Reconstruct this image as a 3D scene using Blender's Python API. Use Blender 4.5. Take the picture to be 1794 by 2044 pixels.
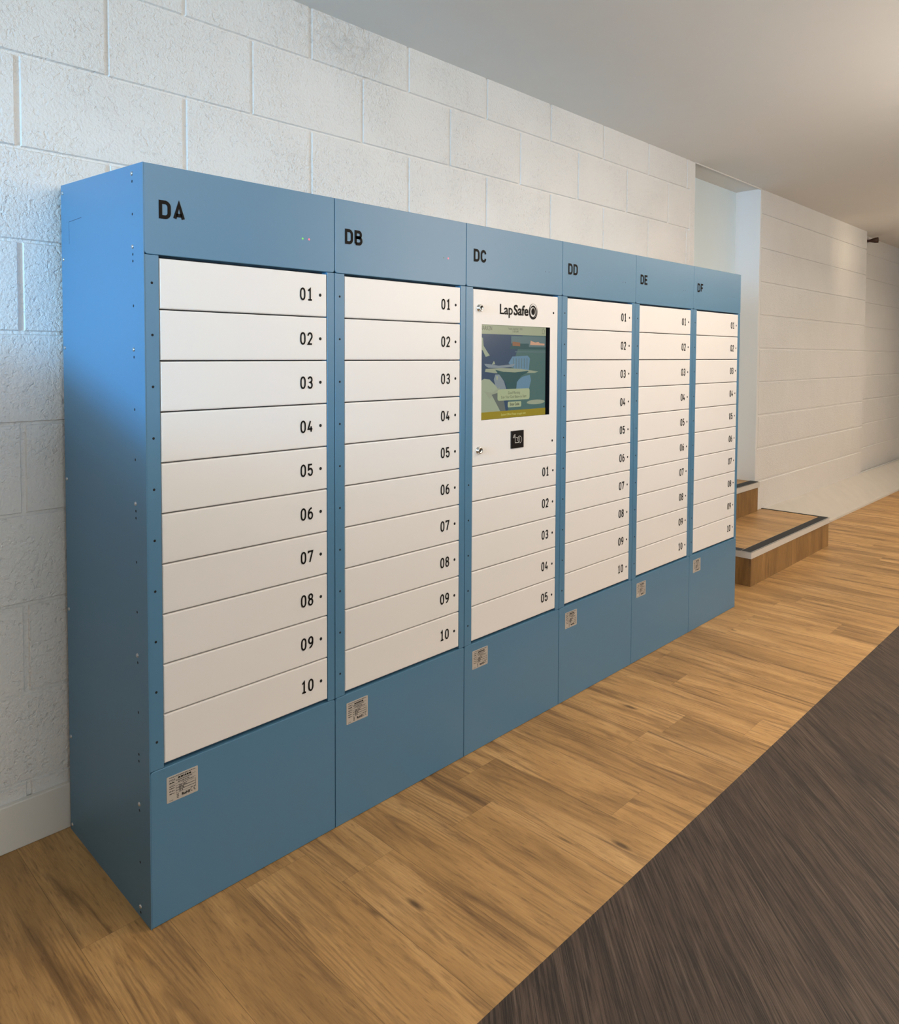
import bpy, bmesh, math, random
from mathutils import Vector, Matrix
R = math.radians
SC = bpy.context.scene
for o in list(bpy.data.objects): bpy.data.objects.remove(o)
COL = SC.collection
random.seed(7)

# ------------------------------------------------------------------ camera
cam = bpy.data.cameras.new('camera'); cam.sensor_fit = 'HORIZONTAL'; cam.sensor_width = 36.0
cam.lens = 1469.3 * 36.0 / 1794; cam.shift_x = (897 - 725.84) / 1794; cam.shift_y = -(1022 - 772.58) / 1794
cam.clip_start = 0.05
cam_ob = bpy.data.objects.new('camera', cam); COL.objects.link(cam_ob)
cam_ob.location = (-0.6821, -1.4317, 1.2166)
cam_ob.rotation_euler = (R(87.764), R(-0.006), R(-41.995))
SC.camera = cam_ob

# ------------------------------------------------------------------ view, world, lights
SC.view_settings.view_transform = 'Standard'; SC.view_settings.look = 'None'
SC.view_settings.exposure = 0.0; SC.view_settings.gamma = 1.0; SC.view_settings.use_curve_mapping = False
world = bpy.data.worlds.new('world'); SC.world = world; world.use_nodes = True
bg = world.node_tree.nodes['Background']; bg.inputs[0].default_value = (0.97, 0.98, 1.0, 1); bg.inputs[1].default_value = 0.4
def aim(o, target): o.rotation_euler = (Vector(target) - o.location).to_track_quat('-Z', 'Y').to_euler()
def area(name, loc, target, sx, sy, power, color, spread=180):
    l = bpy.data.lights.new(name, 'AREA'); l.shape = 'RECTANGLE'; l.size = sx; l.size_y = sy
    l.energy = power; l.color = color; l.spread = R(spread)
    o = bpy.data.objects.new(name, l); COL.objects.link(o); o.location = loc; aim(o, target); return o
def point(name, loc, power, color, radius=0.08):
    l = bpy.data.lights.new(name, 'POINT'); l.energy = power; l.color = color; l.shadow_soft_size = radius
    o = bpy.data.objects.new(name, l); COL.objects.link(o); o.location = loc; return o
LAMPS = [
 ('window_daylight', (-3.0, -0.5, 1.5), (0.0, 0.2, 1.25), 0.3, 0.3, 50),
 ('side_daylight', (-4.0, -1.5, 1.7), (0.0, -0.5, 1.3), 1.2, 0.9, 180),
 ('front_fill', (1.0, -5.1, 1.5), (1.5, 0, 1.4), 5.0, 1.3, 180),  # added frontal fill to brighten doors, wall and recess
 ('ceiling_lamp', (0.5, -1.3, 2.30), (0.5, -1.3, 0), 0.9, 0.4, 180),
 ('ceiling_lamp', (2.4, -1.3, 2.30), (2.4, -1.3, 0), 0.9, 0.4, 180),
 ('ceiling_lamp', (4.6, -1.2, 2.30), (4.6, -1.2, 0), 0.9, 0.4, 180),
 ('ceiling_lamp', (7.2, -1.1, 2.30), (7.2, -1.1, 0), 0.9, 0.4, 180),
 ('ceiling_lamp', (1.3, -2.7, 2.30), (1.3, -2.7, 0), 0.9, 0.4, 180),
 ('ceiling_lamp', (4.2, -2.7, 2.30), (4.2, -2.7, 0), 0.9, 0.4, 180),
 ('ceiling_lamp', (-1.7, -2.5, 2.30), (-1.7, -2.5, 0), 0.9, 0.4, 180),
 ('ceiling_fill', (0.2, -2.0, 1.7), (0.5, -1.4, 3), 0.5, 0.4, 180),  # added upward washes that brighten the ceiling in place of bounced light
 ('ceiling_fill', (3.0, -2.1, 1.6), (2.7, -1.5, 3), 0.7, 0.5, 180),
 ('ceiling_fill', (6.5, -1.6, 1.95), (6.5, -1.6, 3), 0.5, 0.4, 180),
]
POWER = [(0.9, 4.3, 7.8), (64, 79, 90), (47, 54, 57), (5.8, 4.9, 3.8), (18.5, 13.8, 9.8), (9.5, 8.6, 7.4), (14, 12, 10), (6, 5, 4), (25, 24, 22), (1, 1, 1),
         (14.5, 12.6, 10.6), (34.5, 30, 26), (64, 55, 44)]
WORLD = (0.01, 0.01, 0.01)
for (nm, loc, tgt, sx, sy, spread), p in zip(LAMPS, POWER):
    e = max(p)
    if e > 0: area(nm, loc, tgt, sx, sy, e, tuple(c / e for c in p), spread)
area('wall_spot', (6.1, -0.95, 2.28), (6.45, 0.478, 2.07), 0.16, 0.12, 0.22, (1.0, 0.8, 0.55), 34)
bg.inputs[0].default_value = (*WORLD, 1); bg.inputs[1].default_value = 1.0

# ------------------------------------------------------------------ materials
def srgb(r, g, b):
    f = lambda c: (c / 255 / 12.92) if c / 255 <= 0.04045 else ((c / 255 + 0.055) / 1.055) ** 2.4
    return (f(r), f(g), f(b), 1)
class NT:
    def __init__(s, name):
        s.m = bpy.data.materials.new(name); s.m.use_nodes = True; s.t = s.m.node_tree
        s.b = s.t.nodes['Principled BSDF']
    def n(s, typ, **kw):
        nd = s.t.nodes.new(typ)
        for k, v in kw.items():
            if k.startswith('i_'):
                key = k[2:]; nd.inputs[int(key) if key.isdigit() else key].default_value = v
            else: setattr(nd, k, v)
        return nd
    def l(s, a, b): s.t.links.new(a, b)
    def math(s, op, a, b=None, c=None):
        nd = s.t.nodes.new('ShaderNodeMath'); nd.operation = op
        for i, v in enumerate((a, b, c)):
            if v is None: continue
            if isinstance(v, (int, float)): nd.inputs[i].default_value = v
            else: s.l(v, nd.inputs[i])
        return nd.outputs[0]
    def mix(s, fac, a, b, blend='MIX'):
        nd = s.t.nodes.new('ShaderNodeMix'); nd.data_type = 'RGBA'; nd.blend_type = blend
        for i, v in ((0, fac), (6, a), (7, b)):
            if isinstance(v, (int, float)): nd.inputs[i].default_value = v
            elif isinstance(v, tuple): nd.inputs[i].default_value = v
            else: s.l(v, nd.inputs[i])
        return nd.outputs[2]
    def ramp(s, fac, stops):
        nd = s.t.nodes.new('ShaderNodeValToRGB'); el = nd.color_ramp.elements
        while len(el) < len(stops): el.new(0.5)
        for e, (p, c) in zip(el, stops): e.position = p; e.color = c if isinstance(c, tuple) else (c, c, c, 1)
        s.l(fac, nd.inputs[0]); return nd.outputs[0]
    def noise(s, vec, scale, detail=2, rough=0.5, dist=0.0):
        nd = s.n('ShaderNodeTexNoise', i_Scale=scale, i_Detail=detail, i_Roughness=rough, i_Distortion=dist)
        s.l(vec, nd.inputs['Vector']); return nd.outputs['Fac']
    def bump(s, h, strength, dist, normal=None):
        nd = s.n('ShaderNodeBump', i_Strength=strength, i_Distance=dist); s.l(h, nd.inputs['Height'])
        if normal is not None: s.l(normal, nd.inputs['Normal'])
        return nd.outputs[0]
def plain(name, col, rough=0.5, metal=0.0, spec=0.5, bump=None, var=0.03):
    k = NT(name); b = k.b
    co = k.n('ShaderNodeTexCoord').outputs['Object']
    f = k.noise(co, 9, 3)
    c2 = tuple(min(1, c * (1 - var)) for c in col[:3]) + (1,)
    k.l(k.mix(f, c2, col), b.inputs['Base Color'])
    b.inputs['Roughness'].default_value = rough; b.inputs['Metallic'].default_value = metal
    b.inputs['Specular IOR Level'].default_value = spec
    if bump: k.l(k.bump(k.noise(co, bump[0], 2), bump[1], bump[2]), b.inputs['Normal'])
    return k.m
def emit(name, col, strength):
    k = NT(name); b = k.b
    b.inputs['Base Color'].default_value = (0.01, 0.01, 0.01, 1); b.inputs['Roughness'].default_value = 0.25
    b.inputs['Emission Color'].default_value = col; b.inputs['Emission Strength'].default_value = strength
    return k.m

def block_paint():
    k = NT('painted_blockwork'); b = k.b
    co = k.n('ShaderNodeTexCoord').outputs['Object']
    k.l(k.mix(k.noise(co, 3, 3), srgb(226, 224, 221), srgb(234, 232, 229)), b.inputs['Base Color'])
    b.inputs['Roughness'].default_value = 0.42; b.inputs['Specular IOR Level'].default_value = 0.35
    fine = k.noise(co, 125, 3, 0.6)
    pits = k.ramp(k.noise(co, 85, 2, 0.5, 0.4), [(0.30, 0.0), (0.42, 1.0)])
    amount = k.ramp(k.noise(co, 4.2, 2), [(0.35, 0.45), (0.62, 1.0)])
    h = k.math('MULTIPLY', k.math('ADD', k.math('MULTIPLY', fine, 1.0), k.math('MULTIPLY', pits, 0.35)), amount)
    # a patch of thick rough daub where the top course meets the ceiling
    sx = k.n('ShaderNodeSeparateXYZ'); k.l(co, sx.inputs[0])
    mx = k.math('SUBTRACT', 1.0, k.math('ABSOLUTE', k.math('DIVIDE', k.math('SUBTRACT', sx.outputs[0], 0.95), 0.42)))
    mz = k.math('DIVIDE', k.math('SUBTRACT', sx.outputs[2], 2.13), 0.12)
    mask = k.math('MULTIPLY', k.math('MAXIMUM', k.math('MINIMUM', mx, 1.0), 0.0), k.math('MAXIMUM', k.math('MINIMUM', mz, 1.0), 0.0))
    daub = k.math('MULTIPLY', k.noise(co, 34, 4, 0.65, 1.2), k.math('MULTIPLY', mask, 3.6))
    h = k.math('ADD', h, daub)
    k.l(k.bump(h, 0.9, 0.0052), b.inputs['Normal'])
    return k.m

def wood(name, mode, tones, streak, seam, width, rough, gscale=1.0, streak_lo=0.51, streak_hi=0.74, bumpd=0.0006, var=0.15, fgrain=(260, 16, 0.42, 0.74, 0.32), dry=None):
    """mode 'UV': u across the board, v along it, in metres; otherwise a (across, along) pair of object axes"""
    k = NT(name); b = k.b
    tc = k.n('ShaderNodeTexCoord'); sep = k.n('ShaderNodeSeparateXYZ')
    if mode == 'UV':
        k.l(tc.outputs['UV'], sep.inputs[0]); u, v = sep.outputs[0], sep.outputs[1]
        rnd = k.n('ShaderNodeAttribute', attribute_name='rnd').outputs['Fac']
    else:
        k.l(tc.outputs['Object'], sep.inputs[0]); u, v = sep.outputs[mode[0]], sep.outputs[mode[1]]
        rnd = k.n('ShaderNodeObjectInfo').outputs['Random']
    off = k.math('MULTIPLY', rnd, 37.0)
    def vec(su, sv):
        c = k.n('ShaderNodeCombineXYZ'); k.l(k.math('MULTIPLY', u, su * gscale), c.inputs[0]); k.l(k.math('MULTIPLY', v, sv * gscale), c.inputs[1]); k.l(off, c.inputs[2]); return c.outputs[0]
    base = k.noise(vec(7, 1.3), 1.0, 4, 0.6, 0.8)
    col = k.ramp(base, [(0.30, tones[0]), (0.5, tones[1]), (0.70, tones[2])])
    # cathedral figure: rings of a strongly warped field, only in places
    w = k.n('ShaderNodeTexWave', wave_type='RINGS', rings_direction='Z', i_Scale=1.0, i_Distortion=5.0, i_Detail=2.0)
    w.inputs['Detail Scale'].default_value = 0.8
    cv = k.n('ShaderNodeCombineXYZ'); k.l(k.math('MULTIPLY', k.math('SUBTRACT', u, width * 0.45), 34 * gscale), cv.inputs[0]); k.l(k.math('MULTIPLY', k.math('SUBTRACT', v, 0.5), 2.2 * gscale), cv.inputs[1]); k.l(off, cv.inputs[2])
    k.l(cv.outputs[0], w.inputs['Vector'])
    place = k.ramp(k.noise(vec(6, 1.6), 1.0, 1), [(0.52, 0.0), (0.62, 1.0)])
    col = k.mix(k.math('MULTIPLY', k.math('MULTIPLY', k.ramp(w.outputs['Fac'], [(0.5, 0.0), (0.9, 1.0)]), place), 0.3), col, streak)
    fine = k.noise(vec(*fgrain[:2]), 1.0, 3, 0.65)
    col = k.mix(k.math('MULTIPLY', k.ramp(fine, [(fgrain[2], 0.0), (fgrain[3], 1.0)]), fgrain[4]), col, streak)
    st = k.noise(vec(30, 2.2), 1.0, 5, 0.62, 0.9)
    col = k.mix(k.math('MULTIPLY', k.ramp(st, [(streak_lo, 0.0), (streak_hi, 1.0)]), 0.9), col, streak)
    pore = k.noise(vec(170, 26), 1.0, 2, 0.55)
    col = k.mix(k.math('MULTIPLY', k.ramp(pore, [(0.58, 0.0), (0.74, 1.0)]), 0.4), col, streak)
    if dry:   # pale worn ridges
        rg = k.noise(vec(230, 6), 1.0, 3, 0.7); col = k.mix(k.math('MULTIPLY', k.ramp(rg, [(0.52, 0.0), (0.72, 1.0)]), 0.55), col, dry)
    # knots
    vo = k.n('ShaderNodeTexVoronoi', feature='F1', i_Scale=1.0); k.l(vec(11, 4.0), vo.inputs['Vector'])
    kn = k.ramp(vo.outputs['Distance'], [(0.05, 1.0), (0.13, 0.0)])
    sel = k.n('ShaderNodeSeparateXYZ'); k.l(vo.outputs['Color'], sel.inputs[0])
    kn = k.math('MULTIPLY', kn, k.math('GREATER_THAN', sel.outputs[0], 0.74))
    col = k.mix(k.math('MULTIPLY', kn, 0.8), col, tuple(c * 0.5 for c in streak[:3]) + (1,))
    # board to board difference
    wn = k.n('ShaderNodeTexWhiteNoise', noise_dimensions='1D'); k.l(off, wn.inputs['W'])
    gain = k.math('ADD', 1.0 - var / 2, k.math('MULTIPLY', wn.outputs['Value'], var))
    g3 = k.n('ShaderNodeCombineXYZ')
    for i in range(3): k.l(gain, g3.inputs[i])
    col = k.mix(1.0, col, g3.outputs[0], 'MULTIPLY')
    if seam:
        d = k.math('MINIMUM', k.math('MINIMUM', u, k.math('SUBTRACT', width, u)), v)
        edge = k.math('LESS_THAN', d, 0.0007)
        col = k.mix(k.math('MULTIPLY', edge, 0.5), col, tuple(c * 0.35 for c in streak[:3]) + (1,))
    k.l(col, b.inputs['Base Color'])
    k.l(k.math('ADD', rough - 0.06, k.math('MULTIPLY', fine, 0.16)), b.inputs['Roughness'])
    b.inputs['Specular IOR Level'].default_value = 0.4
    k.l(k.bump(k.math('SUBTRACT', 1.0, k.math('ADD', fine, k.math('MULTIPLY', pore, 0.6))), 0.5, bumpd), b.inputs['Normal'])
    return k.m

def brushed_paint(name, col, rough):
    k = NT(name); b = k.b
    co = k.n('ShaderNodeTexCoord').outputs['Object']
    mp = k.n('ShaderNodeMapping'); mp.inputs['Scale'].default_value = (60, 60, 1.2); k.l(co, mp.inputs[0])
    f = k.noise(mp.outputs[0], 1.0, 3)
    b.inputs['Base Color'].default_value = col; b.inputs['Roughness'].default_value = rough
    k.l(k.bump(f, 0.5, 0.002), b.inputs['Normal'])
    return k.m

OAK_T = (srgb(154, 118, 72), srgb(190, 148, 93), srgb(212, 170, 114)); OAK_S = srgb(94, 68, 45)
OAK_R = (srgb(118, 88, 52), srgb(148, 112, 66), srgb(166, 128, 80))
M = dict(
    block=block_paint(),
    ceiling=plain('ceiling_paint', srgb(233, 231, 226), 0.7, bump=(30, 0.06, 0.003)),
    plaster=plain('plain_wall_paint', srgb(228, 225, 220), 0.6, bump=(18, 0.08, 0.004)),
    room=plain('room_paint', srgb(226, 222, 214), 0.7),
    gloss_white=brushed_paint('gloss_white_paint', srgb(240, 241, 242), 0.28),
    door_white=plain('door_paint', srgb(228, 242, 248), 0.5),
    skirting=plain('skirting_paint', srgb(222, 219, 212), 0.4, bump=(25, 0.05, 0.003)),
    coving=plain('worn_white_paint', srgb(203, 196, 186), 0.6, bump=(14, 0.3, 0.008), var=0.14),
    oak=wood('oak_plank_vinyl', 'UV', OAK_T, OAK_S, True, 0.174, 0.46),
    dark=wood('dark_weathered_plank_vinyl', 'UV', (srgb(64, 50, 41), srgb(76, 61, 51), srgb(88, 71, 60)), srgb(22, 17, 15), True, 0.24, 0.5, gscale=0.9, streak_lo=0.50, streak_hi=0.74, bumpd=0.0016, var=0.14,
              fgrain=(330, 6.5, 0.44, 0.62, 0.75), dry=srgb(118, 101, 88)),
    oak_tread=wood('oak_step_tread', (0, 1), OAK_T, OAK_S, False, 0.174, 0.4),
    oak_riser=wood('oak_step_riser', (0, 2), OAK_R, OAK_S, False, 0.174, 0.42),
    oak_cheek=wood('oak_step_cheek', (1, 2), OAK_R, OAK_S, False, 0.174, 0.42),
    blue=plain('blue_powder_coat', srgb(79, 128, 161), 0.4, spec=0.8, bump=(420, 0.03, 0.0006), var=0.01),
    white=plain('white_powder_coat', srgb(238, 234, 231), 0.38, spec=0.4, bump=(420, 0.02, 0.0006), var=0.01),
    black=plain('black_print', srgb(16, 12, 10), 0.6, spec=0.15),
    hole=plain('dark_hole', srgb(14, 14, 15), 0.8),
    deep=plain('dark_recess_shade', srgb(30, 40, 50), 0.8),
    zinc=plain('zinc_screw_head', srgb(200, 202, 205), 0.32, metal=0.9),
    chrome=plain('chrome_lock', srgb(225, 225, 222), 0.16, metal=1.0),
    alu=plain('brushed_aluminium', srgb(222, 217, 210), 0.4, metal=0.1, var=0.12),
    strip=plain('black_antislip_strip', srgb(38, 38, 40), 0.75, bump=(300, 0.3, 0.001)),
    label=plain('silver_label', srgb(196, 190, 182), 0.42, metal=0.15),
    bezel=plain('black_screen_bezel', srgb(10, 10, 14), 0.25),
    reader=plain('black_reader_plate', srgb(18, 12, 12), 0.3),
    icon=plain('white_print', srgb(232, 230, 226), 0.5),
    green_on=emit('green_light', (0.25, 0.9, 0.15, 1), 1.0),
    red_on=emit('red_light', (1.0, 0.15, 0.2, 1), 1.6),
    green_dim=emit('dim_green_light', (0.45, 0.65, 0.45, 1), 0.45),
    led_off=plain('unlit_indicator', srgb(60, 84, 104), 0.3),
    brown=plain('dark_brown_fitting', srgb(70, 42, 24), 0.5),
)

# ------------------------------------------------------------------ mesh helpers
def obj(name, bm, mats, parent=None, loc=None, smooth=False):
    me = bpy.data.meshes.new(name)
    if isinstance(bm, tuple): me.from_pydata(bm[0], [], bm[1]); me.update()
    else:
        bm.normal_update(); bm.to_mesh(me); bm.free()
    for m in (mats if isinstance(mats, (list, tuple)) else [mats]): me.materials.append(m)
    if smooth:
        for p in me.polygons: p.use_smooth = True
    return link(name, me, parent, loc)
def link(name, me, parent=None, loc=None):
    o = bpy.data.objects.new(name, me); COL.objects.link(o)
    if parent: o.parent = parent
    if loc: o.location = loc
    return o
def thing(name, label, cat, loc, group=None):
    o = bpy.data.objects.new(name, None); COL.objects.link(o); o.location = loc; o.empty_display_size = 0.1
    o['label'] = label; o['category'] = cat
    if group: o['group'] = group
    return o
def structure(o, label=None):
    o['kind'] = 'structure'
    if label: o['label'] = label
    return o
def box(bm, x0, x1, y0, y1, z0, z1, mi=0, bev=0.0, seg=2):
    r = bmesh.ops.create_cube(bm, size=1.0); vs = r['verts']
    for v in vs: v.co = Vector(((x0 + x1) / 2 + v.co.x * (x1 - x0), (y0 + y1) / 2 + v.co.y * (y1 - y0), (z0 + z1) / 2 + v.co.z * (z1 - z0)))
    fs = set(f for v in vs for f in v.link_faces)
    for f in fs: f.material_index = mi
    if bev:
        es = list(set(e for v in vs for e in v.link_edges))
        bmesh.ops.bevel(bm, geom=es, offset=bev, segments=seg, affect='EDGES', profile=0.5, clamp_overlap=True, material=mi)
    return vs
def prism(bm, poly, y0, y1, bev=0.0, mi=0):
    """polygon in x,z (counter-clockwise seen from -y) pushed from y0 (front) to y1; front rim bevelled"""
    a = [bm.verts.new((x, y0, z)) for x, z in poly]; b = [bm.verts.new((x, y1, z)) for x, z in poly]
    f = bm.faces.new(a); f.material_index = mi
    bm.faces.new(b[::-1]).material_index = mi
    n = len(poly)
    for i in range(n):
        q = bm.faces.new((a[i], b[i], b[(i + 1) % n], a[(i + 1) % n])); q.material_index = mi
    if bev: bmesh.ops.bevel(bm, geom=list(f.edges), offset=bev, segments=2, affect='EDGES', profile=0.5)
def lathe(bm, prof, seg=16, axis='-y', c=(0, 0, 0), mi=0):
    """prof: (radius, height along axis) from base to tip; capped at tip"""
    def P(r, h, a):
        if axis == '-y': return (c[0] + r * math.cos(a), c[1] - h, c[2] + r * math.sin(a))
        return (c[0] - h, c[1] - r * math.cos(a), c[2] + r * math.sin(a))      # '-x'
    rings = [[bm.verts.new(P(r, h, 2 * math.pi * i / seg)) for i in range(seg)] for r, h in prof]
    for A, B in zip(rings, rings[1:]):
        for i in range(seg): bm.faces.new((A[i], A[(i + 1) % seg], B[(i + 1) % seg], B[i])).material_index = mi
    bm.faces.new(rings[-1]).material_index = mi
def arc(cx, cy, rx, ry, a0, a1, n=10):
    return [(cx + rx * math.cos(R(a0 + (a1 - a0) * i / n)), cy + ry * math.sin(R(a0 + (a1 - a0) * i / n))) for i in range(n + 1)]
def ribbon(bm, pts, w, y, closed=False, mi=0, ox=0, oz=0, s=1.0):
    """flat stroke of width w along pts in the x,z plane at depth y"""
    pts = [(ox + a * s, oz + b * s) for a, b in pts]
    q = [pts[0]]
    for p in pts[1:]:
        if math.hypot(p[0] - q[-1][0], p[1] - q[-1][1]) > 1e-6: q.append(p)
    if closed and math.hypot(q[0][0] - q[-1][0], q[0][1] - q[-1][1]) < 1e-6: q.pop()
    n = len(q); L = []; Rr = []
    for i in range(n):
        a = q[i - 1] if (i or closed) else None; c = q[(i + 1) % n] if (i < n - 1 or closed) else None
        def nrm(p0, p1):
            d = math.hypot(p1[0] - p0[0], p1[1] - p0[1]); return (-(p1[1] - p0[1]) / d, (p1[0] - p0[0]) / d)
        n0 = nrm(a, q[i]) if a else None; n1 = nrm(q[i], c) if c else None
        if n0 and n1:
            mx, mz = n0[0] + n1[0], n0[1] + n1[1]; d = math.hypot(mx, mz) or 1; mx, mz = mx / d, mz / d
            k = min(1.0 / max(0.35, mx * n0[0] + mz * n0[1]), 2.4)
        else: mx, mz = n0 or n1; k = 1.0
        L.append(bm.verts.new((q[i][0] + mx * w / 2 * k, y, q[i][1] + mz * w / 2 * k)))
        Rr.append(bm.verts.new((q[i][0] - mx * w / 2 * k, y, q[i][1] - mz * w / 2 * k)))
    for i in range(n if closed else n - 1):
        j = (i + 1) % n; bm.faces.new((L[i], Rr[i], Rr[j], L[j])).material_index = mi
def disc(bm, cx, cz, rx, rz, y, n=24, mi=0):
    bm.faces.new([bm.verts.new((cx + rx * math.cos(2 * math.pi * i / n), y, cz + rz * math.sin(2 * math.pi * i / n))) for i in range(n)]).material_index = mi
def polyf(bm, pts, y, mi=0):
    bm.faces.new([bm.verts.new((a, y, b)) for a, b in pts]).material_index = mi
def rrect(x0, x1, z0, z1, r, n=5):
    return (arc(x1 - r, z0 + r, r, r, -90, 0, n) + arc(x1 - r, z1 - r, r, r, 0, 90, n) + arc(x0 + r, z1 - r, r, r, 90, 180, n) + arc(x0 + r, z0 + r, r, r, 180, 270, n))
# single-stroke lettering, width W height 1 (stroke centre lines)
def glyph(ch, W):
    r = W / 2; e = 0.34
    if ch == '0': return [(arc(r, 1 - e, r, e, 0, 180) + arc(r, e, r, e, 180, 360), True)]
    if ch == '1': return [([(0.1 * W, 0.82), (0.58 * W, 1.0), (0.58 * W, 0.0)], False), ([(0.08 * W, 0.0), (1.0 * W, 0.0)], False)]
    if ch == '2': return [(arc(r, 1 - e * .85, r, e * .85, 170, -20) + [(0.02, 0.0), (W, 0.0)], False)]
    if ch == '3': return [(arc(r, 0.76, r * .92, 0.24, 165, -90) + arc(r, 0.26, r, 0.26, 90, -165), False)]
    if ch == '4': return [([(0.55 * W, 1.0), (0.0, 0.26), (1.05 * W, 0.26)], False), ([(0.72 * W, 0.5), (0.72 * W, 0.0)], False)]
    if ch == '5': return [([(0.92 * W, 1.0), (0.1 * W, 1.0), (0.05 * W, 0.53)] + arc(r, 0.32, r, 0.31, 130, -165), False)]
    if ch == '6': return [(arc(r, 0.3, r, 0.3, 0, 360, 18), True), ([(0.01, 0.36)] + arc(W, 0.5, W * .98, 0.5, 175, 100, 8)[0:] , False)]
    if ch == '7': return [([(0.0, 0.84), (0.0, 1.0), (W, 1.0), (0.32 * W, 0.0)], False)]
    if ch == '8': return [(arc(r, 0.77, r * .9, 0.23, 0, 360, 18), True), (arc(r, 0.27, r, 0.27, 0, 360, 18), True)]
    if ch == '9': return [(arc(r, 0.7, r, 0.3, 0, 360, 18), True), ([(W - 0.01, 0.64)] + arc(0, 0.5, W * .98, 0.5, -5, -80, 8), False)]
    if ch == 'D': return [([(0, 0), (0, 1), (W * .5, 1)] + arc(W * .5, .7, W * .5, .3, 90, 0) + arc(W * .5, .3, W * .5, .3, 0, -90), True)]
    if ch == 'A': return [([(0, 0), (r, 1.0), (W, 0)], False), ([(0.2 * W, 0.24), (0.8 * W, 0.24)], False)]
    if ch == 'B': return [([(0, 0), (0, 1), (W * .55, 1)] + arc(W * .55, .765, W * .36, .235, 90, -90) + [(0, .53)], False), ([(0, .53), (W * .55, .53)] + arc(W * .55, .265, W * .45, .265, 90, -90) + [(0, 0)], False)]
    if ch == 'C': return [(arc(r, 1 - e, r, e, 10, 180) + arc(r, e, r, e, 180, 350), False)]
    if ch == 'E': return [([(W, 1), (0, 1), (0, 0), (W, 0)], False), ([(0, .52), (W * .85, .52)], False)]
    if ch == 'F': return [([(W, 1), (0, 1), (0, 0)], False), ([(0, .5), (W * .85, .5)], False)]
def lettering(text, x, zb, h, W, gap, stroke, y=-0.0006):
    """x,zb: lower left of the ink; h: ink height; W: ink width of a letter"""
    bm = bmesh.new(); s = h - stroke
    for ch in text:
        for pts, closed in glyph(ch, (W - stroke) / s): ribbon(bm, pts, stroke, y, closed, 0, x + stroke / 2, zb + stroke / 2, s)
        x += W + gap
    return bm
def text_into(bm, s, x, z, size, y, mi=0, bold=0.0, align='LEFT', sx=1.0):
    cu = bpy.data.curves.new('t', 'FONT'); cu.body = s; cu.size = size; cu.offset = bold; cu.resolution_u = 3; cu.align_x = align
    t = bpy.data.objects.new('t', cu); COL.objects.link(t)
    dg = bpy.context.evaluated_depsgraph_get(); me = t.evaluated_get(dg).to_mesh()
    base = len(bm.verts); vs = [bm.verts.new((x + v.co.x * sx, y, z + v.co.y)) for v in me.vertices]
    for p in me.polygons:
        try: bm.faces.new([vs[i] for i in p.vertices]).material_index = mi
        except ValueError: pass
    w = max((v.co.x for v in me.vertices), default=0) * sx
    t.evaluated_get(dg).to_mesh_clear(); bpy.data.objects.remove(t); bpy.data.curves.remove(cu)
    return w

# ------------------------------------------------------------------ room shell
YW, CEIL = 0.478, 2.345
def block_wall(bm, x0, x1, z0, z1, yf, gap_v=0.0045, gap_h=0.0028, deep=0.004, seed=1, joints_to=99.0):
    """painted blockwork facing -y: every block a raised panel, the joints between them raked"""
    rnd = random.Random(seed)
    def quad(a, b, c, d): bm.faces.new([bm.verts.new(p) for p in (a, b, c, d)])
    quad((x0, yf + deep, z0), (x1, yf + deep, z0), (x1, yf + deep, z1), (x0, yf + deep, z1))
    k0 = math.floor((z0 - 1.955) / 0.225) - 1
    for k in range(k0, k0 + 16):
        za, zb = 1.955 + 0.225 * k, 1.955 + 0.225 * (k + 1)
        if zb <= z0 + 0.004 or za >= z1 - 0.004: continue
        first = 0.1307 if k % 2 == 0 else 0.1307 - 0.225
        n0 = math.floor((x0 - first) / 0.45) - 1
        for n in range(n0, n0 + 40):
            xa, xb = first + 0.45 * n, first + 0.45 * (n + 1)
            if xb <= x0 + 0.004 or xa >= x1 - 0.004: continue
            if xa > joints_to: continue
            if xb > joints_to: xb = x1 + 1        # beyond here thick paint hides the upright joints
            gv, gh = gap_v * rnd.uniform(0.75, 1.25), gap_h * rnd.uniform(0.6, 1.3)
            A = max(xa + gv, x0) if xa > x0 else x0; B = min(xb - gv, x1) if xb < x1 else x1
            C = za + gh if za > z0 else z0; D = zb - gh if zb < z1 else z1
            e = 0.0028; yy = yf + rnd.uniform(-0.0006, 0.0006)
            o = [(A, yf + deep, C), (B, yf + deep, C), (B, yf + deep, D), (A, yf + deep, D)]
            i = [(A + (e if xa > x0 else 0), yy, C + (e if za > z0 else 0)), (B - (e if xb < x1 else 0), yy, C + (e if za > z0 else 0)),
                 (B - (e if xb < x1 else 0), yy, D - (e if zb < z1 else 0)), (A + (e if xa > x0 else 0), yy, D - (e if zb < z1 else 0))]
            O = [bm.verts.new(p) for p in o]; I = [bm.verts.new(p) for p in i]
            bm.faces.new(I)
            for j in range(4): bm.faces.new((O[j], O[(j + 1) % 4], I[(j + 1) % 4], I[j]))
    # body of the wall behind the face
    box(bm, x0, x1, yf + deep + 0.001, yf + 0.14, z0, z1)
    return bm

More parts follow.
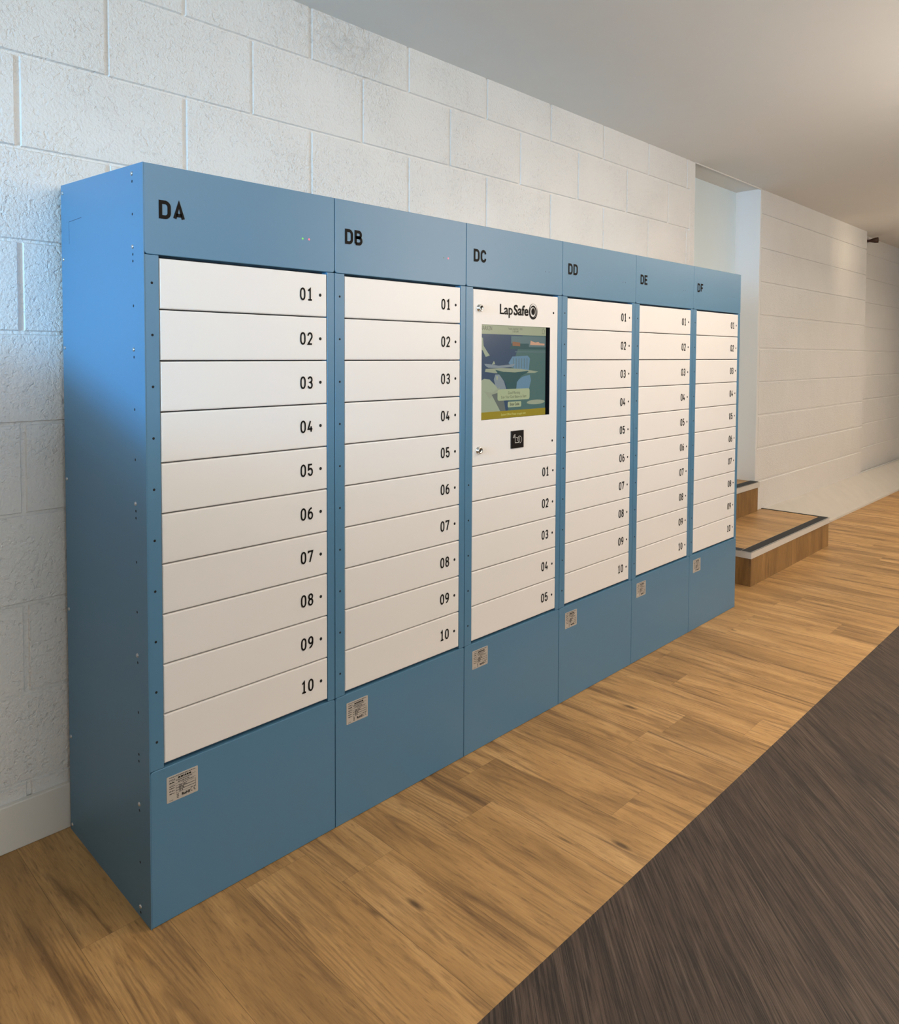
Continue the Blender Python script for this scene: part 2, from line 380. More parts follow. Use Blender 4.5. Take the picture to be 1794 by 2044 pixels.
XR0, XR1 = 3.61, 4.60            # doorway recess
bm = bmesh.new(); block_wall(bm, -0.95, 3.545, 0, CEIL, YW, gap_v=0.0055, gap_h=0.0030, deep=0.006, seed=3)
box(bm, 3.545, XR0, YW - 0.0005, YW + 0.14, 0, CEIL, bev=0.004)
structure(obj('wall_back', bm, M['block']))
bm = bmesh.new(); block_wall(bm, XR1 + 0.03, 7.07, 0, CEIL, YW, gap_v=0.0010, gap_h=0.0050, deep=0.005, seed=5, joints_to=4.85)
box(bm, XR1, XR1 + 0.03, YW - 0.0005, YW + 0.14, 0, CEIL, bev=0.004)
structure(obj('wall_right', bm, M['block']))
bm = bmesh.new(); block_wall(bm, 7.07, 11.0, 0, CEIL, YW + 0.07, gap_v=0.0010, gap_h=0.0050, deep=0.005, seed=8, joints_to=7.0)
structure(obj('wall_far', bm, M['block']))
bm = bmesh.new(); box(bm, XR1 - 0.002, XR1 + 0.0, YW + 0.0005, 0.64, 0.38, CEIL); box(bm, XR0 - 0.002, XR0, YW, 0.64, 0.38, CEIL)
box(bm, XR1 - 0.004, XR1 - 0.002, YW + 0.001, 0.64, 0.38, CEIL)
structure(obj('trim_1', bm, M['gloss_white']))
bm = bmesh.new(); box(bm, XR0, XR1, YW - 0.004, YW + 0.006, CEIL - 0.006, CEIL + 0.004, bev=0.002)
structure(obj('trim_2', bm, M['plaster']))
bm = bmesh.new(); box(bm, XR0, XR1, 0.635, 0.68, 0.36, CEIL, bev=0.001)
structure(obj('door_1', bm, M['door_white']))
bm = bmesh.new(); box(bm, -4.2, 11.2, -5.2, 0.75, CEIL, CEIL + 0.12)
structure(obj('ceiling', bm, M['ceiling']))
bm = bmesh.new(); box(bm, -4.2, 11.2, -5.3, -5.2, 0, CEIL)
structure(obj('wall_front', bm, M['room']))
bm = bmesh.new(); box(bm, 11.0, 11.2, -5.2, 0.75, 0, CEIL)
structure(obj('wall_end', bm, M['room']))
# unseen half wall added left of view; raking top shaped to shade the side panel
bm = bmesh.new()
pr = [(-0.95, 0.945), (YW, 1.375), (YW, 0.0), (-0.95, 0.0)]
a = [bm.verts.new((-0.87, y, z)) for y, z in pr]; b = [bm.verts.new((-0.97, y, z)) for y, z in pr]
bm.faces.new(a); bm.faces.new(b[::-1])
for i in range(4): bm.faces.new((a[i], b[i], b[(i + 1) % 4], a[(i + 1) % 4]))
bmesh.ops.recalc_face_normals(bm, faces=bm.faces)
structure(obj('shadow_caster_wall', bm, M['room']))

# plank floors: one quad per board with board-local UVs
def planks(name, mat, width, length, ang, org, keep, thick, joints=None, seed=1, bounds=None):
    rnd = random.Random(seed)
    ca, sa = math.cos(ang), math.sin(ang)          # along direction
    al = Vector((ca, sa)); ac = Vector((sa, -ca))  # across
    bm = bmesh.new(); uvl = bm.loops.layers.uv.new('UVMap'); at = bm.faces.layers.float.new('rnd')
    imin, imax, jmin, jmax = bounds
    for i in range(imin, imax):
        first = (joints or {}).get(i, rnd.uniform(0, length))
        for j in range(jmin, jmax):
            u0 = i * width; v0 = first + j * length
            c = [(0, 0), (width, 0), (width, length), (0, length)]
            vs = [bm.verts.new((*(Vector(org) + ac * (u0 + a) + al * (v0 + b)), 0.0)) for a, b in c]
            f = bm.faces.new(vs); f[at] = rnd.random()
            for lp, (a, b) in zip(f.loops, c): lp[uvl].uv = (a, b)
    for co, no in keep:
        g = bm.verts[:] + bm.edges[:] + bm.faces[:]
        bmesh.ops.bisect_plane(bm, geom=g, plane_co=co, plane_no=no, clear_outer=True)
    bm.normal_update()
    for f in bm.faces:
        if f.normal.z < 0: f.normal_flip()
    return structure(obj(name, bm, mat))
YB = -0.604
# oak boards run across, towards the wall; ac=(1,0) when ang=90deg
planks('floor', M['oak'], 0.174, 1.22, R(90), (0.042, 0.0), [((0, YB, 0), (0, -1, 0)), ((0, 0.75, 0), (0, 1, 0)), ((11, 0, 0), (1, 0, 0)), ((-4.2, 0, 0), (-1, 0, 0))], 0.0,
       joints={-1: 0.05, 0: 0.21, 1: -0.03, 2: -0.16, 3: 0.02, 4: -0.198, 5: -0.07, 6: -0.45, 7: 0.1, 8: -0.30, 9: -0.335, 10: -0.52, 11: -0.192, 12: -0.05}, seed=11, bounds=(-25, 64, -3, 3))
planks('floor.001', M['dark'], 0.24, 1.5, R(42), (0.0, YB), [((0, YB, 0), (0, 1, 0)), ((0, -5.2, 0), (0, -1, 0)), ((11, 0, 0), (1, 0, 0)), ((-4.2, 0, 0), (-1, 0, 0))], 0.0, seed=5, bounds=(-24, 60, -8, 10))

# skirting and coved foot of the right wall
bm = bmesh.new(); prism(bm, [(0, 0), (1, 0), (1, 1), (0, 1)], 0, 1); bm.free()
bm = bmesh.new(); box(bm, -0.87, XR0, YW - 0.014, YW + 0.002, 0, 0.118, bev=0.003)
structure(obj('baseboard_back', bm, M['skirting']))
bm = bmesh.new()
prof = [(YW + 0.001, 0.178), (YW - 0.022, 0.166), (YW - 0.075, 0.122), (YW - 0.125, 0.076), (YW - 0.165, 0.034), (YW - 0.180, 0.018), (YW - 0.195, 0.013), (YW - 0.198, 0.0), (YW + 0.001, 0.0)]
for xa, xb in ((4.735, 7.07), (7.07, 11.0)):
    a = [bm.verts.new((xa, y, z)) for y, z in prof]; b = [bm.verts.new((xb, y, z)) for y, z in prof]
    n = len(prof); bm.faces.new(a); bm.faces.new(b[::-1])
    for i in range(n): bm.faces.new((a[i], a[(i + 1) % n], b[(i + 1) % n], b[i]))
bmesh.ops.recalc_face_normals(bm, faces=bm.faces)
structure(obj('baseboard_right', bm, M['coving']))

# ------------------------------------------------------------------ locker cabinets
W, H, D = 0.50864, 1.618, 0.458
ZT, ZB, XL, XRt = 1.4268, 0.3479, 0.0341, 0.0253
PITCH = (ZT - ZB) / 10
ZH, ZP = 1.4318, 0.3405           # underside of the header, top of the base panel
X0, X1 = 0.0011, W - 0.0011
RISE = 0.030                       # the roof sheet falls to the front
def mk(bm, mats, smooth=False):
    me = bpy.data.meshes.new('m'); bm.normal_update(); bm.to_mesh(me); bm.free()
    for m in (mats if isinstance(mats, (list, tuple)) else [mats]): me.materials.append(m)
    if smooth:
        for p in me.polygons: p.use_smooth = True
    return me
def door_mesh(x0, x1, h):
    bm = bmesh.new(); prism(bm, [(x0, -h / 2), (x1, -h / 2), (x1, h / 2), (x0, h / 2)], 0.0008, 0.02, bev=0.0028); return mk(bm, M['white'])
DX0, DX1 = XL, W - XRt
def body_mesh():
    bm = bmesh.new()
    vs = box(bm, X0, X1, 0.024, D, 0.0, H - 0.001)
    for v in vs:
        if v.co.y > 0.3 and v.co.z > 1: v.co.z += RISE
    box(bm, DX0 - 0.004, DX1 + 0.004, 0.0225, 0.0235, ZB - 0.006, ZT + 0.004, mi=1)  # dark sheet behind the doors, colouring in the shade of their gaps
    return mk(bm, [M['blue'], M['deep']])
def header_mesh():
    r = 0.007
    poly = arc(X0 + r, ZH + r, r, r, 180, 270, 4) + arc(X1 - r, ZH + r, r, r, 270, 360, 4) + [(X1, H), (X0, H)]
    bm = bmesh.new(); prism(bm, poly, 0.0, 0.024, bev=0.0012); return mk(bm, M['blue'])
def base_mesh():
    r = 0.007
    poly = [(X0, 0.001), (X1, 0.001)] + arc(X1 - r, ZP - r, r, r, 0, 90, 4) + arc(X0 + r, ZP - r, r, r, 90, 180, 4)
    bm = bmesh.new(); prism(bm, poly, 0.0, 0.024, bev=0.0014); return mk(bm, M['blue'])
def post_mesh(x0, x1):
    bm = bmesh.new(); prism(bm, [(x0, ZP + 0.0008), (x1, ZP + 0.0008), (x1, ZH - 0.0008), (x0, ZH - 0.0008)], 0.0006, 0.024, bev=0.001); return mk(bm, M['blue'])
def dot_mesh(r, h, mat, axis='-y'):
    bm = bmesh.new(); lathe(bm, [(r, -0.0005), (r, h * 0.5), (r * 0.7, h)], 14, axis); return mk(bm, mat)
def rating_meshes():
    bm = bmesh.new(); x0, x1, z0, z1 = 0.0375, 0.1125, 0.2595, 0.3165
    prism(bm, rrect(x0, x1, z0, z1, 0.002), -0.0007, 0.0005)
    plate = mk(bm, M['label'])
    bm = bmesh.new(); y = -0.0010; w = x1 - x0; h = z1 - z0
    def bar(a, b, t, th): polyf(bm, [(x0 + a * w, z1 - t * h - th), (x0 + b * w, z1 - t * h - th), (x0 + b * w, z1 - t * h), (x0 + a * w, z1 - t * h)], y)
    rr = random.Random(4)
    def dashes(a, b, t, th):
        u = a
        while u < b:
            l = rr.uniform(0.03, 0.08); bar(u, min(u + l, b), t, th); u += l + 0.012
    dashes(0.08, 0.92, 0.05, 0.0013); dashes(0.08, 0.26, 0.145, 0.0014); dashes(0.36, 0.78, 0.12, 0.0034); bar(0.08, 0.92, 0.20, 0.0005)
    dashes(0.08, 0.24, 0.25, 0.0022); dashes(0.30, 0.82, 0.235, 0.0014); dashes(0.36, 0.72, 0.30, 0.0014); bar(0.08, 0.92, 0.35, 0.0005)
    dashes(0.08, 0.26, 0.39, 0.0014); dashes(0.5, 0.86, 0.375, 0.0011)
    for q, s in ((0.45, '230 VAC'), (0.55, '50 Hz'), (0.65, '10 A')):
        for a, b, t in ((0.29, 0.92, q), (0.29, 0.92, q + 0.085)): bar(a, b, t - 0.015, 0.0005)
        text_into(bm, s, x0 + 0.38 * w, z1 - (q + 0.062) * h, 0.0052, y, bold=0.0001)
        dashes(0.08, 0.24, q + 0.02, 0.0017)
    bar(0.285, 0.293, 0.435, 0.0174); bar(0.915, 0.922, 0.435, 0.0174)
    text_into(bm, 'RoHS', x0 + 0.47 * w, z0 + 0.10 * h, 0.0086, y, bold=0.00035)
    for cx in (0.80, 0.90): ribbon(bm, arc(x0 + cx * w, z0 + 0.19 * h, 0.0030, 0.0042, 60, 300), 0.0010, y)
    bar(0.862, 0.895, 0.80, 0.0010)
    cx = x0 + 0.345 * w; cz = z0 + 0.17 * h    # crossed-out bin
    ribbon(bm, [(cx - .002, cz + .003), (cx - .0014, cz - .003), (cx + .0014, cz - .003), (cx + .002, cz + .003)], 0.0005, y, True)
    ribbon(bm, [(cx - .0028, cz - .0032), (cx + .0028, cz + .0036)], 0.0005, y); ribbon(bm, [(cx + .0028, cz - .0032), (cx - .0028, cz + .0036)], 0.0005, y)
    ribbon(bm, [(cx - .0022, cz - .0052), (cx + .0022, cz - .0052)], 0.0012, y)
    dashes(0.08, 0.2, 0.925, 0.0009)
    return plate, mk(bm, M['black'])
def screw_mesh(axis):
    bm = bmesh.new(); lathe(bm, [(0.0046, 0.0), (0.0046, 0.0008), (0.0036, 0.0022), (0.0018, 0.0028)], 14, axis)
    return mk(bm, M['zinc'], True)
ME = dict(body=body_mesh(), header=header_mesh(), base=base_mesh(), postl=post_mesh(X0, XL - 0.0014), postr=post_mesh(W - XRt + 0.0014, X1),
          door=door_mesh(DX0, DX1, PITCH - 0.0028), hole=dot_mesh(0.0028, 0.0005, M['hole']), dot=dot_mesh(0.0040, 0.0005, M['hole']),
          green=dot_mesh(0.0024, 0.001, M['green_on']), red=dot_mesh(0.0024, 0.001, M['red_on']), dim=dot_mesh(0.0018, 0.0008, M['green_dim']), off=dot_mesh(0.0018, 0.0005, M['led_off']))
ME['plate'], ME['print'] = rating_meshes()
NUM = {}
for q in range(1, 11):
    NUM[q] = mk(lettering('%02d' % q, 0.3995, -0.0155, 0.031, 0.0165, 0.0052, 0.0042, -0.0003), M['black'])
def zc(i): return ZT - PITCH * (i + 0.5)

LABELS = {
 'DA': 'blue locker cabinet at the near end with exposed screwed side, its header lettered DA',
 'DB': 'blue locker cabinet with ten white doors under a header lettered DB, glowing red light',
 'DC': 'blue locker cabinet with touch screen and card reader, its header lettered DC',
 'DD': 'blue locker cabinet with ten white doors next to the touch screen unit, lettered DD',
 'DE': 'blue locker cabinet with ten white doors between units DD and DF, lettered DE',
 'DF': 'blue locker cabinet at the far end beside the wooden steps, its header lettered DF'}

def control_door(cab):
    h0, h1 = ZT - PITCH * 5 + 0.0014, ZT - 0.0014
    sx0, sx1, sz0, sz1 = 0.0747, 0.4375, 1.0265, 1.3205
    bm = bmesh.new()
    xs, zs = [DX0, sx0, sx1, DX1], [h0, sz0, sz1, h1]
    V = [[[bm.verts.new((x, y, z)) for z in zs] for x in xs] for y in (0.0008, 0.02)]
    outer = []
    for i in range(3):
        for j in range(3):
            if i == j == 1: continue
            bm.faces.new((V[0][i][j], V[0][i + 1][j], V[0][i + 1][j + 1], V[0][i][j + 1]))
            bm.faces.new((V[1][i][j], V[1][i][j + 1], V[1][i + 1][j + 1], V[1][i + 1][j]))
    for k in range(3):
        bm.faces.new((V[0][k][0], V[1][k][0], V[1][k + 1][0], V[0][k + 1][0])); bm.faces.new((V[0][k][3], V[0][k + 1][3], V[1][k + 1][3], V[1][k][3]))
        bm.faces.new((V[0][0][k], V[0][0][k + 1], V[1][0][k + 1], V[1][0][k])); bm.faces.new((V[0][3][k], V[1][3][k], V[1][3][k + 1], V[0][3][k + 1]))
    for q in ((V[0][1][1], V[1][1][1], V[1][1][2], V[0][1][2]), (V[0][2][1], V[0][2][2], V[1][2][2], V[1][2][1]),
              (V[0][1][1], V[0][2][1], V[1][2][1], V[1][1][1]), (V[0][1][2], V[1][1][2], V[1][2][2], V[0][2][2])):
        bm.faces.new(q).material_index = 1
    bmesh.ops.recalc_face_normals(bm, faces=bm.faces)
    rim = [e for e in bm.edges if all(abs(v.co.y - 0.0008) < 1e-6 for v in e.verts) and
           (all(abs(v.co.x - DX0) < 1e-6 for v in e.verts) or all(abs(v.co.x - DX1) < 1e-6 for v in e.verts) or all(abs(v.co.z - h0) < 1e-6 for v in e.verts) or all(abs(v.co.z - h1) < 1e-6 for v in e.verts))]
    bmesh.ops.bevel(bm, geom=rim, offset=0.0018, segments=2, affect='EDGES')
    dr = obj('control_door', bm, [M['white'], M['bezel']], cab); dr['label'] = 'tall white control door with touch screen, two locks and card reader'
    # touch screen behind the opening
    yb = 0.011; ix0, ix1 = 0.0860, 0.4275
    bm = bmesh.new(); box(bm, sx0 - 0.001, sx1 + 0.024, yb + 0.0005, 0.0195, sz0 - 0.008, sz1 + 0.008)
    obj('screen_bezel', bm, M['bezel'], dr)
    cols = [('navy', (46, 70, 96)), ('teal', (72, 104, 100)), ('bar', (160, 166, 136)), ('ink', (78, 84, 66)), ('gold', (150, 132, 28)), ('grey', (128, 140, 146)),
            ('sand', (150, 158, 134)), ('deepteal', (44, 82, 84)), ('blue', (98, 134, 156)), ('peach', (206, 158, 128)), ('cream', (156, 166, 140)), ('dlg', (166, 176, 138)), ('brown', (98, 106, 100)), ('slate', (92, 116, 118)), ('pale', (190, 186, 110)), ('rust', (140, 98, 70))]
    mats = [emit('screen_' + n, srgb(*c), 0.82) for n, c in cols]; mi = {n: i for i, (n, c) in enumerate(cols)}
    bm = bmesh.new(); lay = [0]
    X = lambda s: ix0 + s * (ix1 - ix0)
    Z = lambda t: sz1 + 0.004 - t * (sz1 - sz0 + 0.006)
    def P(pts, c):
        lay[0] += 1; polyf(bm, [(X(s), Z(t)) for s, t in pts], yb - 0.00003 * lay[0], mi[c])
    def Q(s0, t0, s1, t1, c): P([(s0, t0), (s0, t1), (s1, t1), (s1, t0)], c)
    def E(s, t, rs, rt, c, n=24): P([(s + rs * math.cos(2 * math.pi * i / n), t + rt * math.sin(2 * math.pi * i / n)) for i in range(n)], c)
    def T(s, x, t, size, c, bold=0, al='CENTER', sx=0.85):
        lay[0] += 1; text_into(bm, s, X(x), Z(t), size, yb - 0.00003 * lay[0], mi[c], bold, al, sx)
    Q(-0.06, 0, 1, 1, 'navy')
    P([(0.62, 0.11), (0.5, 0.35), (0.42, 0.5), (0.4, 0.92), (1, 0.92), (1, 0.11)], 'teal')
    Q(0.44, 0.12, 1.0, 0.235, 'slate'); Q(0.44, 0.2, 0.72, 0.25, 'deepteal'); Q(0.42, 0.235, 1.0, 0.262, 'deepteal'); Q(0.50, 0.285, 1.0, 0.293, 'slate')
    P([(0.75, 0.165), (0.74, 0.212), (0.98, 0.215), (0.98, 0.195), (0.90, 0.192), (0.88, 0.178), (0.82, 0.185)], 'peach')
    P([(0.46, 0.18), (0.46, 0.225), (0.58, 0.23), (0.58, 0.19)], 'rust')
    P([(0.46, 0.34), (0.40, 0.41), (0.52, 0.50), (0.72, 0.50), (0.74, 0.36), (0.70, 0.33)], 'blue')
    P([(0.5, 0.62), (0.53, 0.70), (0.72, 0.72), (0.76, 0.6), (0.74, 0.54), (0.62, 0.56)], 'blue')
    for q in range(6): Q(0.47 + q * 0.043, 0.36, 0.482 + q * 0.043, 0.47, 'slate')
    P([(-0.06, 0.62), (0.04, 0.57), (0.12, 0.58), (0.2, 0.64), (0.3, 0.72), (0.3, 0.92), (-0.06, 0.92)], 'cream')
    P([(-0.06, 0.12), (0.02, 0.15), (0.03, 0.23), (0.09, 0.3), (0.12, 0.33), (0.06, 0.345), (0.02, 0.28), (-0.06, 0.24)], 'cream')
    P([(0.18, 0.385), (0.15, 0.425), (0.20, 0.42)], 'cream')
    P([(0.06, 0.47), (0.3, 0.462), (0.6, 0.475), (0.88, 0.507), (0.82, 0.522), (0.5, 0.518), (0.2, 0.515), (0.05, 0.5)], 'sand')
    P([(0.04, 0.415), (0.1, 0.418), (0.25, 0.437), (0.4, 0.428), (0.49, 0.418), (0.5, 0.428), (0.45, 0.452), (0.25, 0.462), (0.1, 0.457), (0.06, 0.44)], 'grey')
    P([(0.2, 0.48), (0.32, 0.502), (0.5, 0.512), (0.7, 0.497), (0.72, 0.507), (0.6, 0.55), (0.53, 0.62), (0.52, 0.72), (0.4, 0.72), (0.34, 0.6), (0.24, 0.52)], 'deepteal')
    P([(0.2, 0.53), (0.26, 0.53), (0.33, 0.60), (0.38, 0.72), (0.3, 0.74), (0.2, 0.64), (0.18, 0.58)], 'grey')
    P([(0.04, 0.70), (0.16, 0.72), (0.28, 0.66), (0.20, 0.74), (0.12, 0.78)], 'sand')
    P([(0.15, 0.74), (0.25, 0.72), (0.33, 0.8), (0.36, 0.92), (0.28, 0.92)], 'brown')
    P([(0.215, 0.545), (0.24, 0.55), (0.235, 0.59), (0.22, 0.585)], 'bar')
    E(0.84, 0.845, 0.15, 0.026, 'sand')
    Q(-0.06, 0, 1, 0.108, 'bar'); Q(-0.06, 0.918, 1, 1, 'gold')
    T('NARKEN', -0.02, 0.068, 0.0185, 'ink', 0, 'LEFT', 0.8); T('Tuesday, September 2, 2025', 0.5, 0.052, 0.0078, 'ink'); T('11:09 AM', 0.5, 0.083, 0.0098, 'ink', 0)
    hx, ht = 0.955, 0.06
    lay[0] += 1; ribbon(bm, [(X(hx) - .006, Z(ht) - .007), (X(hx) + .006, Z(ht) - .007), (X(hx) + .006, Z(ht) + .002), (X(hx) + .008, Z(ht) + .002), (X(hx), Z(ht) + .010), (X(hx) - .008, Z(ht) + .002), (X(hx) - .006, Z(ht) + .002)], 0.001, yb - 0.00003 * lay[0], True, mi['ink'])
    lay[0] += 1; polyf(bm, rrect(X(0.235), X(0.735), Z(0.808), Z(0.688), 0.008), yb - 0.00003 * lay[0], mi['dlg'])
    lay[0] += 1; polyf(bm, rrect(X(0.39), X(0.60), Z(0.884), Z(0.825), 0.004), yb - 0.00003 * lay[0], mi['dlg'])
    T('Good Morning', 0.485, 0.742, 0.0125, 'ink', 0); T('Scan Your Card Below to Start', 0.485, 0.785, 0.0125, 'ink', 0); T('Enter Code', 0.495, 0.866, 0.0125, 'ink', 0.0004)
    T('System Offline! Please try again later.', 0.485, 0.968, 0.0105, 'pale', 0.0001)
    sc = obj('touch_screen', bm, mats, dr); sc['label'] = 'lit touch screen asking to scan a card, yellow bar along its bottom'
    # glass-smooth faces need the same orientation
    for f in sc.data.polygons: pass
    # locks
    for z in (1.369, 0.935):
        bm = bmesh.new(); lathe(bm, [(0.0125, 0.0), (0.0125, 0.0015), (0.0108, 0.003), (0.0104, 0.008), (0.0094, 0.0095), (0.0068, 0.0095), (0.0062, 0.0084)], 24)
        box(bm, -0.001, 0.001, -0.0087, -0.0083, -0.0042, 0.0042, mi=1)
        k = obj('lock', bm, [M['chrome'], M['hole']], dr, (0.0625, 0.0008, z), True); k['label'] = 'round chrome key lock'
    # maker's mark above the screen
    bm = bmesh.new(); y = -0.0002; tx = 0.90
    w = text_into(bm, 'Lap', 0.160, 1.3555, 0.0455, y, 0, 0.0005, sx=tx)
    text_into(bm, 'Safe', 0.160 + w + 0.004, 1.3555, 0.0455, y, 0, 0.0011, sx=tx)
    x1 = max(v.co.x for v in bm.verts); f = (0.3125 - 0.160) / (x1 - 0.160)
    for v in bm.verts: v.co.x = 0.160 + (v.co.x - 0.160) * f
    obj('logo_lettering', bm, M['black'], dr)
    bm = bmesh.new(); cx, cz = 0.339, 1.3700
    disc(bm, cx, cz, 0.0098, 0.0112, y)
    def cres(ro, ri, dx, dz):
        n = 40; A = [bm.verts.new((cx + ro * math.cos(2 * math.pi * i / n), y, cz + ro * 1.1 * math.sin(2 * math.pi * i / n))) for i in range(n)]
        B = [bm.verts.new((cx + dx + ri * math.cos(2 * math.pi * i / n), y, cz + dz + ri * 1.1 * math.sin(2 * math.pi * i / n))) for i in range(n)]
        for i in range(n): bm.faces.new((A[i], A[(i + 1) % n], B[(i + 1) % n], B[i]))
    cres(0.0236, 0.0204, 0.0008, 0.0026); cres(0.0180, 0.0146, -0.0012, -0.0016)
    obj('logo_mark', bm, M['black'], dr)
    # card reader
    bm = bmesh.new(); prism(bm, [(0.2235, 0.927), (0.2900, 0.927), (0.2900, 0.9835), (0.2235, 0.9835)], -0.0022, 0.001, bev=0.0006)
    y = -0.0026; cx, cz = 0.2575, 0.9535
    ribbon(bm, rrect(cx - 0.014, cx + 0.008, cz - 0.009, cz + 0.008, 0.002), 0.0013, y, True, 1)
    ribbon(bm, [(cx + 0.003, cz + 0.0095)] + arc(cx + 0.009, cz, 0.0115, 0.0115, 110, -80), 0.0013, y, False, 1)
    ribbon(bm, [(cx + 0.006, cz + 0.001), (cx - 0.001, cz + 0.0045), (cx - 0.001, cz - 0.001), (cx + 0.008, cz - 0.0085)], 0.0013, y, False, 1)
    for r_ in (0.0045, 0.0078, 0.0110): ribbon(bm, arc(cx - 0.0135, cz + 0.0070, r_, r_, 85, 180), 0.0012, y, False, 1)
    k = obj('card_reader', bm, [M['reader'], M['icon']], dr); k['label'] = 'black card reader plate with white hand and card symbol'
    for z in (1.370, 0.936): link('indicator_light', ME['dot'], dr, (0.4565, 0.0006, z))

SCREW_Y, SCREW_M, HOLE_M = 0.050, None, None
for u, nm in enumerate(('DA', 'DB', 'DC', 'DD', 'DE', 'DF')):
    cab = thing('locker_cabinet', LABELS[nm], 'locker', (u * W, 0, 0), 'blue locker cabinets in one row')
    link('body', ME['body'], cab)
    hd = link('header_panel', ME['header'], cab)
    obj('header_lettering', lettering(nm, 0.0335, 1.5075, 0.0385, 0.0275, 0.0050, 0.0078, -0.0005), M['black'], hd)
    l1, l2 = {'DA': ('green', 'red'), 'DB': ('dim', 'red')}.get(nm, ('off', 'off'))
    link('indicator_light', ME[l1], hd, (0.408, 0, 1.506)); link('indicator_light', ME[l2], hd, (0.4275, 0, 1.506))
    bp = link('base_panel', ME['base'], cab)
    lb = link('rating_label', ME['plate'], cab); lb['label'] = 'small silver rating label with black print'
    link('label_print', ME['print'], lb)
    pl = link('side_post', ME['postl'], cab); link('side_post', ME['postr'], cab)
    first = 5 if nm == 'DC' else 0
    for i in range(first, 10):
        d = link('locker_door', ME['door'], cab, (0, 0, zc(i)))
        link('door_number', NUM[i - first + 1], d); link('indicator_light', ME['dot'], d, (0.4622, 0.0006, 0))
        link('screw', ME['hole'], pl, (0.0168, 0.0006, zc(i)))
    if nm == 'DC': control_door(cab)
    if nm == 'DA':
        bm = bmesh.new(); vs = box(bm, -0.0008, X0 - 0.0001, 0.0002, D, 0.0, H)
        for v in vs:
            if v.co.y > 0.3 and v.co.z > 1: v.co.z += RISE
        # knock-out crease
        sp = obj('side_panel', bm, M['blue'], cab)
        bm = bmesh.new()
        for q in (([(0.328, 1.551), (0.407, 1.551)]), ([(0.407, 1.551), (0.407, 1.498)])):
            (ya, za), (yb_, zb_) = q
            box(bm, -0.00092, -0.0008, min(ya, yb_) - 0.0005, max(ya, yb_) + 0.0005, min(za, zb_) - 0.0005, max(za, zb_) + 0.0005)
        obj('knockout_crease', bm, M['deep'], sp)
        SCREW_M = screw_mesh('-x'); HOLE_M = dot_mesh(0.0030, 0.0002, M['deep'], '-x')
        for z in (1.603, 1.451, 1.235, 0.907, 0.579, 0.252, 0.024): link('screw', SCREW_M, sp, (-0.0008, 0.0505, z))
        for z in (1.627, 1.463, 1.243, 0.912, 0.579, 0.248, 0.017): link('screw', SCREW_M, sp, (-0.0008, 0.4455, z))
        for z in (1.587, 1.519, 1.435, 1.421, 1.327, 1.219, 1.108, 1.001, 0.891, 0.876, 0.781, 0.673, 0.563, 0.454, 0.362, 0.347, 0.238, 0.123, 0.011):
            link('slot_hole', HOLE_M, sp, (-0.0008, 0.0505, z))

# ------------------------------------------------------------------ wooden steps at the doorway
SX0, SX1, SY0, SH = 3.437, 4.728, 0.068, 0.186
st = thing('wooden_step', 'lower wooden step standing on the floor past the lockers, metal edged on three sides', 'step', (SX0, SY0, 0), 'wooden steps up to the doorway')
def add(name, mats, f, parent):
    bm = bmesh.new(); f(bm); o = obj(name, bm, mats, parent, (-parent_loc[0], -parent_loc[1], 0)); return o
parent_loc = (SX0, SY0)
YE = YW - 0.002
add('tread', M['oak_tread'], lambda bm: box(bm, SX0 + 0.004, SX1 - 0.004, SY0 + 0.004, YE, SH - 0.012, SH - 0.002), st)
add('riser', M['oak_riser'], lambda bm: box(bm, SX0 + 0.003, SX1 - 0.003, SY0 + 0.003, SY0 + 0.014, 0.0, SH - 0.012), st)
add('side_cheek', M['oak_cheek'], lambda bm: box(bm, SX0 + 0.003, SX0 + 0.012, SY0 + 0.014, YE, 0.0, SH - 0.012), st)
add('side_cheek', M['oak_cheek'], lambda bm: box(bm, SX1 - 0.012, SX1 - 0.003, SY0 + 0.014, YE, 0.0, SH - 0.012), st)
def nose(bm):
    box(bm, SX0, SX1, SY0, SY0 + 0.003, SH - 0.036, SH, bev=0.0008); box(bm, SX0, SX1, SY0, SY0 + 0.055, SH - 0.003, SH, bev=0.0008)
n1 = add('nosing', M['alu'], nose, st); n1['label'] = 'aluminium step nosing along the front edge'
add('antislip_strip', M['strip'], lambda bm: box(bm, SX0 + 0.004, SX1 - 0.002, SY0 + 0.005, SY0 + 0.052, SH, SH + 0.0012), n1).location = (0, 0, 0)
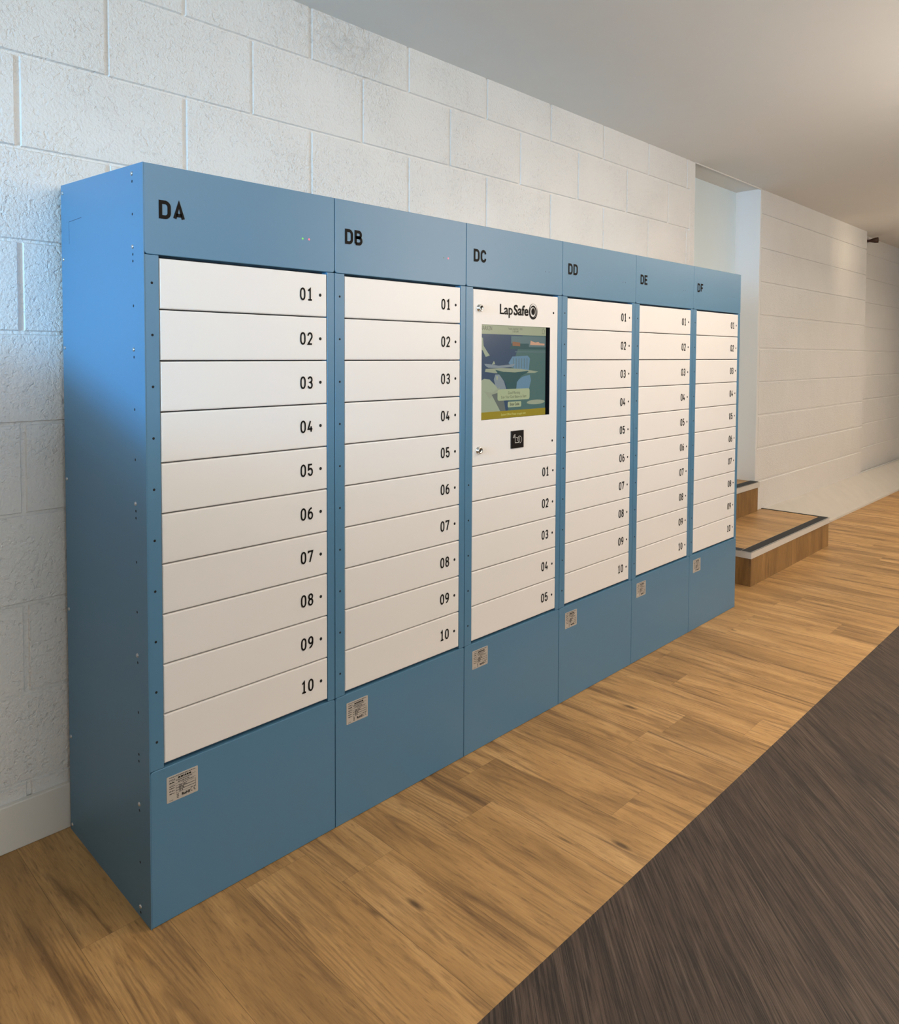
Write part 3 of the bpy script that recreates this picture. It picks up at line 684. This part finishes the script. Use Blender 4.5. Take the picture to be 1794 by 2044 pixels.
def nose_side(xa, s):
    def f(bm):
        box(bm, min(xa, xa + s * 0.003), max(xa, xa + s * 0.003), SY0 + 0.002, YE, SH - 0.036, SH, bev=0.0006)
        box(bm, min(xa, xa + s * 0.055), max(xa, xa + s * 0.055), SY0 + 0.055, YE, SH - 0.003, SH, bev=0.0006)
    return f
n2 = add('nosing', M['alu'], nose_side(SX0, 1), st)
add('antislip_strip', M['strip'], lambda bm: box(bm, SX0 + 0.004, SX0 + 0.052, SY0 + 0.055, YE, SH, SH + 0.0012), n2).location = (0, 0, 0)
n3 = add('nosing', M['strip'], lambda bm: box(bm, SX1 - 0.016, SX1, SY0 + 0.055, YE, SH - 0.02, SH + 0.001, bev=0.0006), st)
S2, TX0, TX1, TY0 = 0.386, XR0 + 0.002, XR1 - 0.005, 0.455
s2 = thing('wooden_step', 'upper wooden step set into the doorway recess, with grey metal nosing', 'step', (TX0, TY0, 0), 'wooden steps up to the doorway')
parent_loc = (TX0, TY0)
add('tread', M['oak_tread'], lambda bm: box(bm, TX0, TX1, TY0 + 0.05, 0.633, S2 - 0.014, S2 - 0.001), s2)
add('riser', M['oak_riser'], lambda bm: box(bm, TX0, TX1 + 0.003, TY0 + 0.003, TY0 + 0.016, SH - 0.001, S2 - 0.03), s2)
def nose2(bm):
    box(bm, TX0, TX1 + 0.014, TY0 - 0.004, TY0, S2 - 0.038, S2, bev=0.0008); box(bm, TX0, TX1 + 0.002, TY0 - 0.004, TY0 + 0.055, S2 - 0.003, S2, bev=0.0008)
n4 = add('nosing', M['alu'], nose2, s2)
add('antislip_strip', M['strip'], lambda bm: box(bm, TX0, TX1, TY0 + 0.001, TY0 + 0.052, S2, S2 + 0.0012), n4).location = (0, 0, 0)

# small fitting high on the far wall
bm = bmesh.new()
seg = 16
prof = [(0.012, 0.0), (0.012, 0.02), (0.024, 0.06), (0.026, 0.085)]
lathe(bm, prof, seg, '-y')
sp = obj('wall_fitting', bm, M['brown'], None, (7.36, YW + 0.07, 2.30), True)
sp['label'] = 'small dark brown fitting on the far wall just under the ceiling'; sp['category'] = 'light fitting'
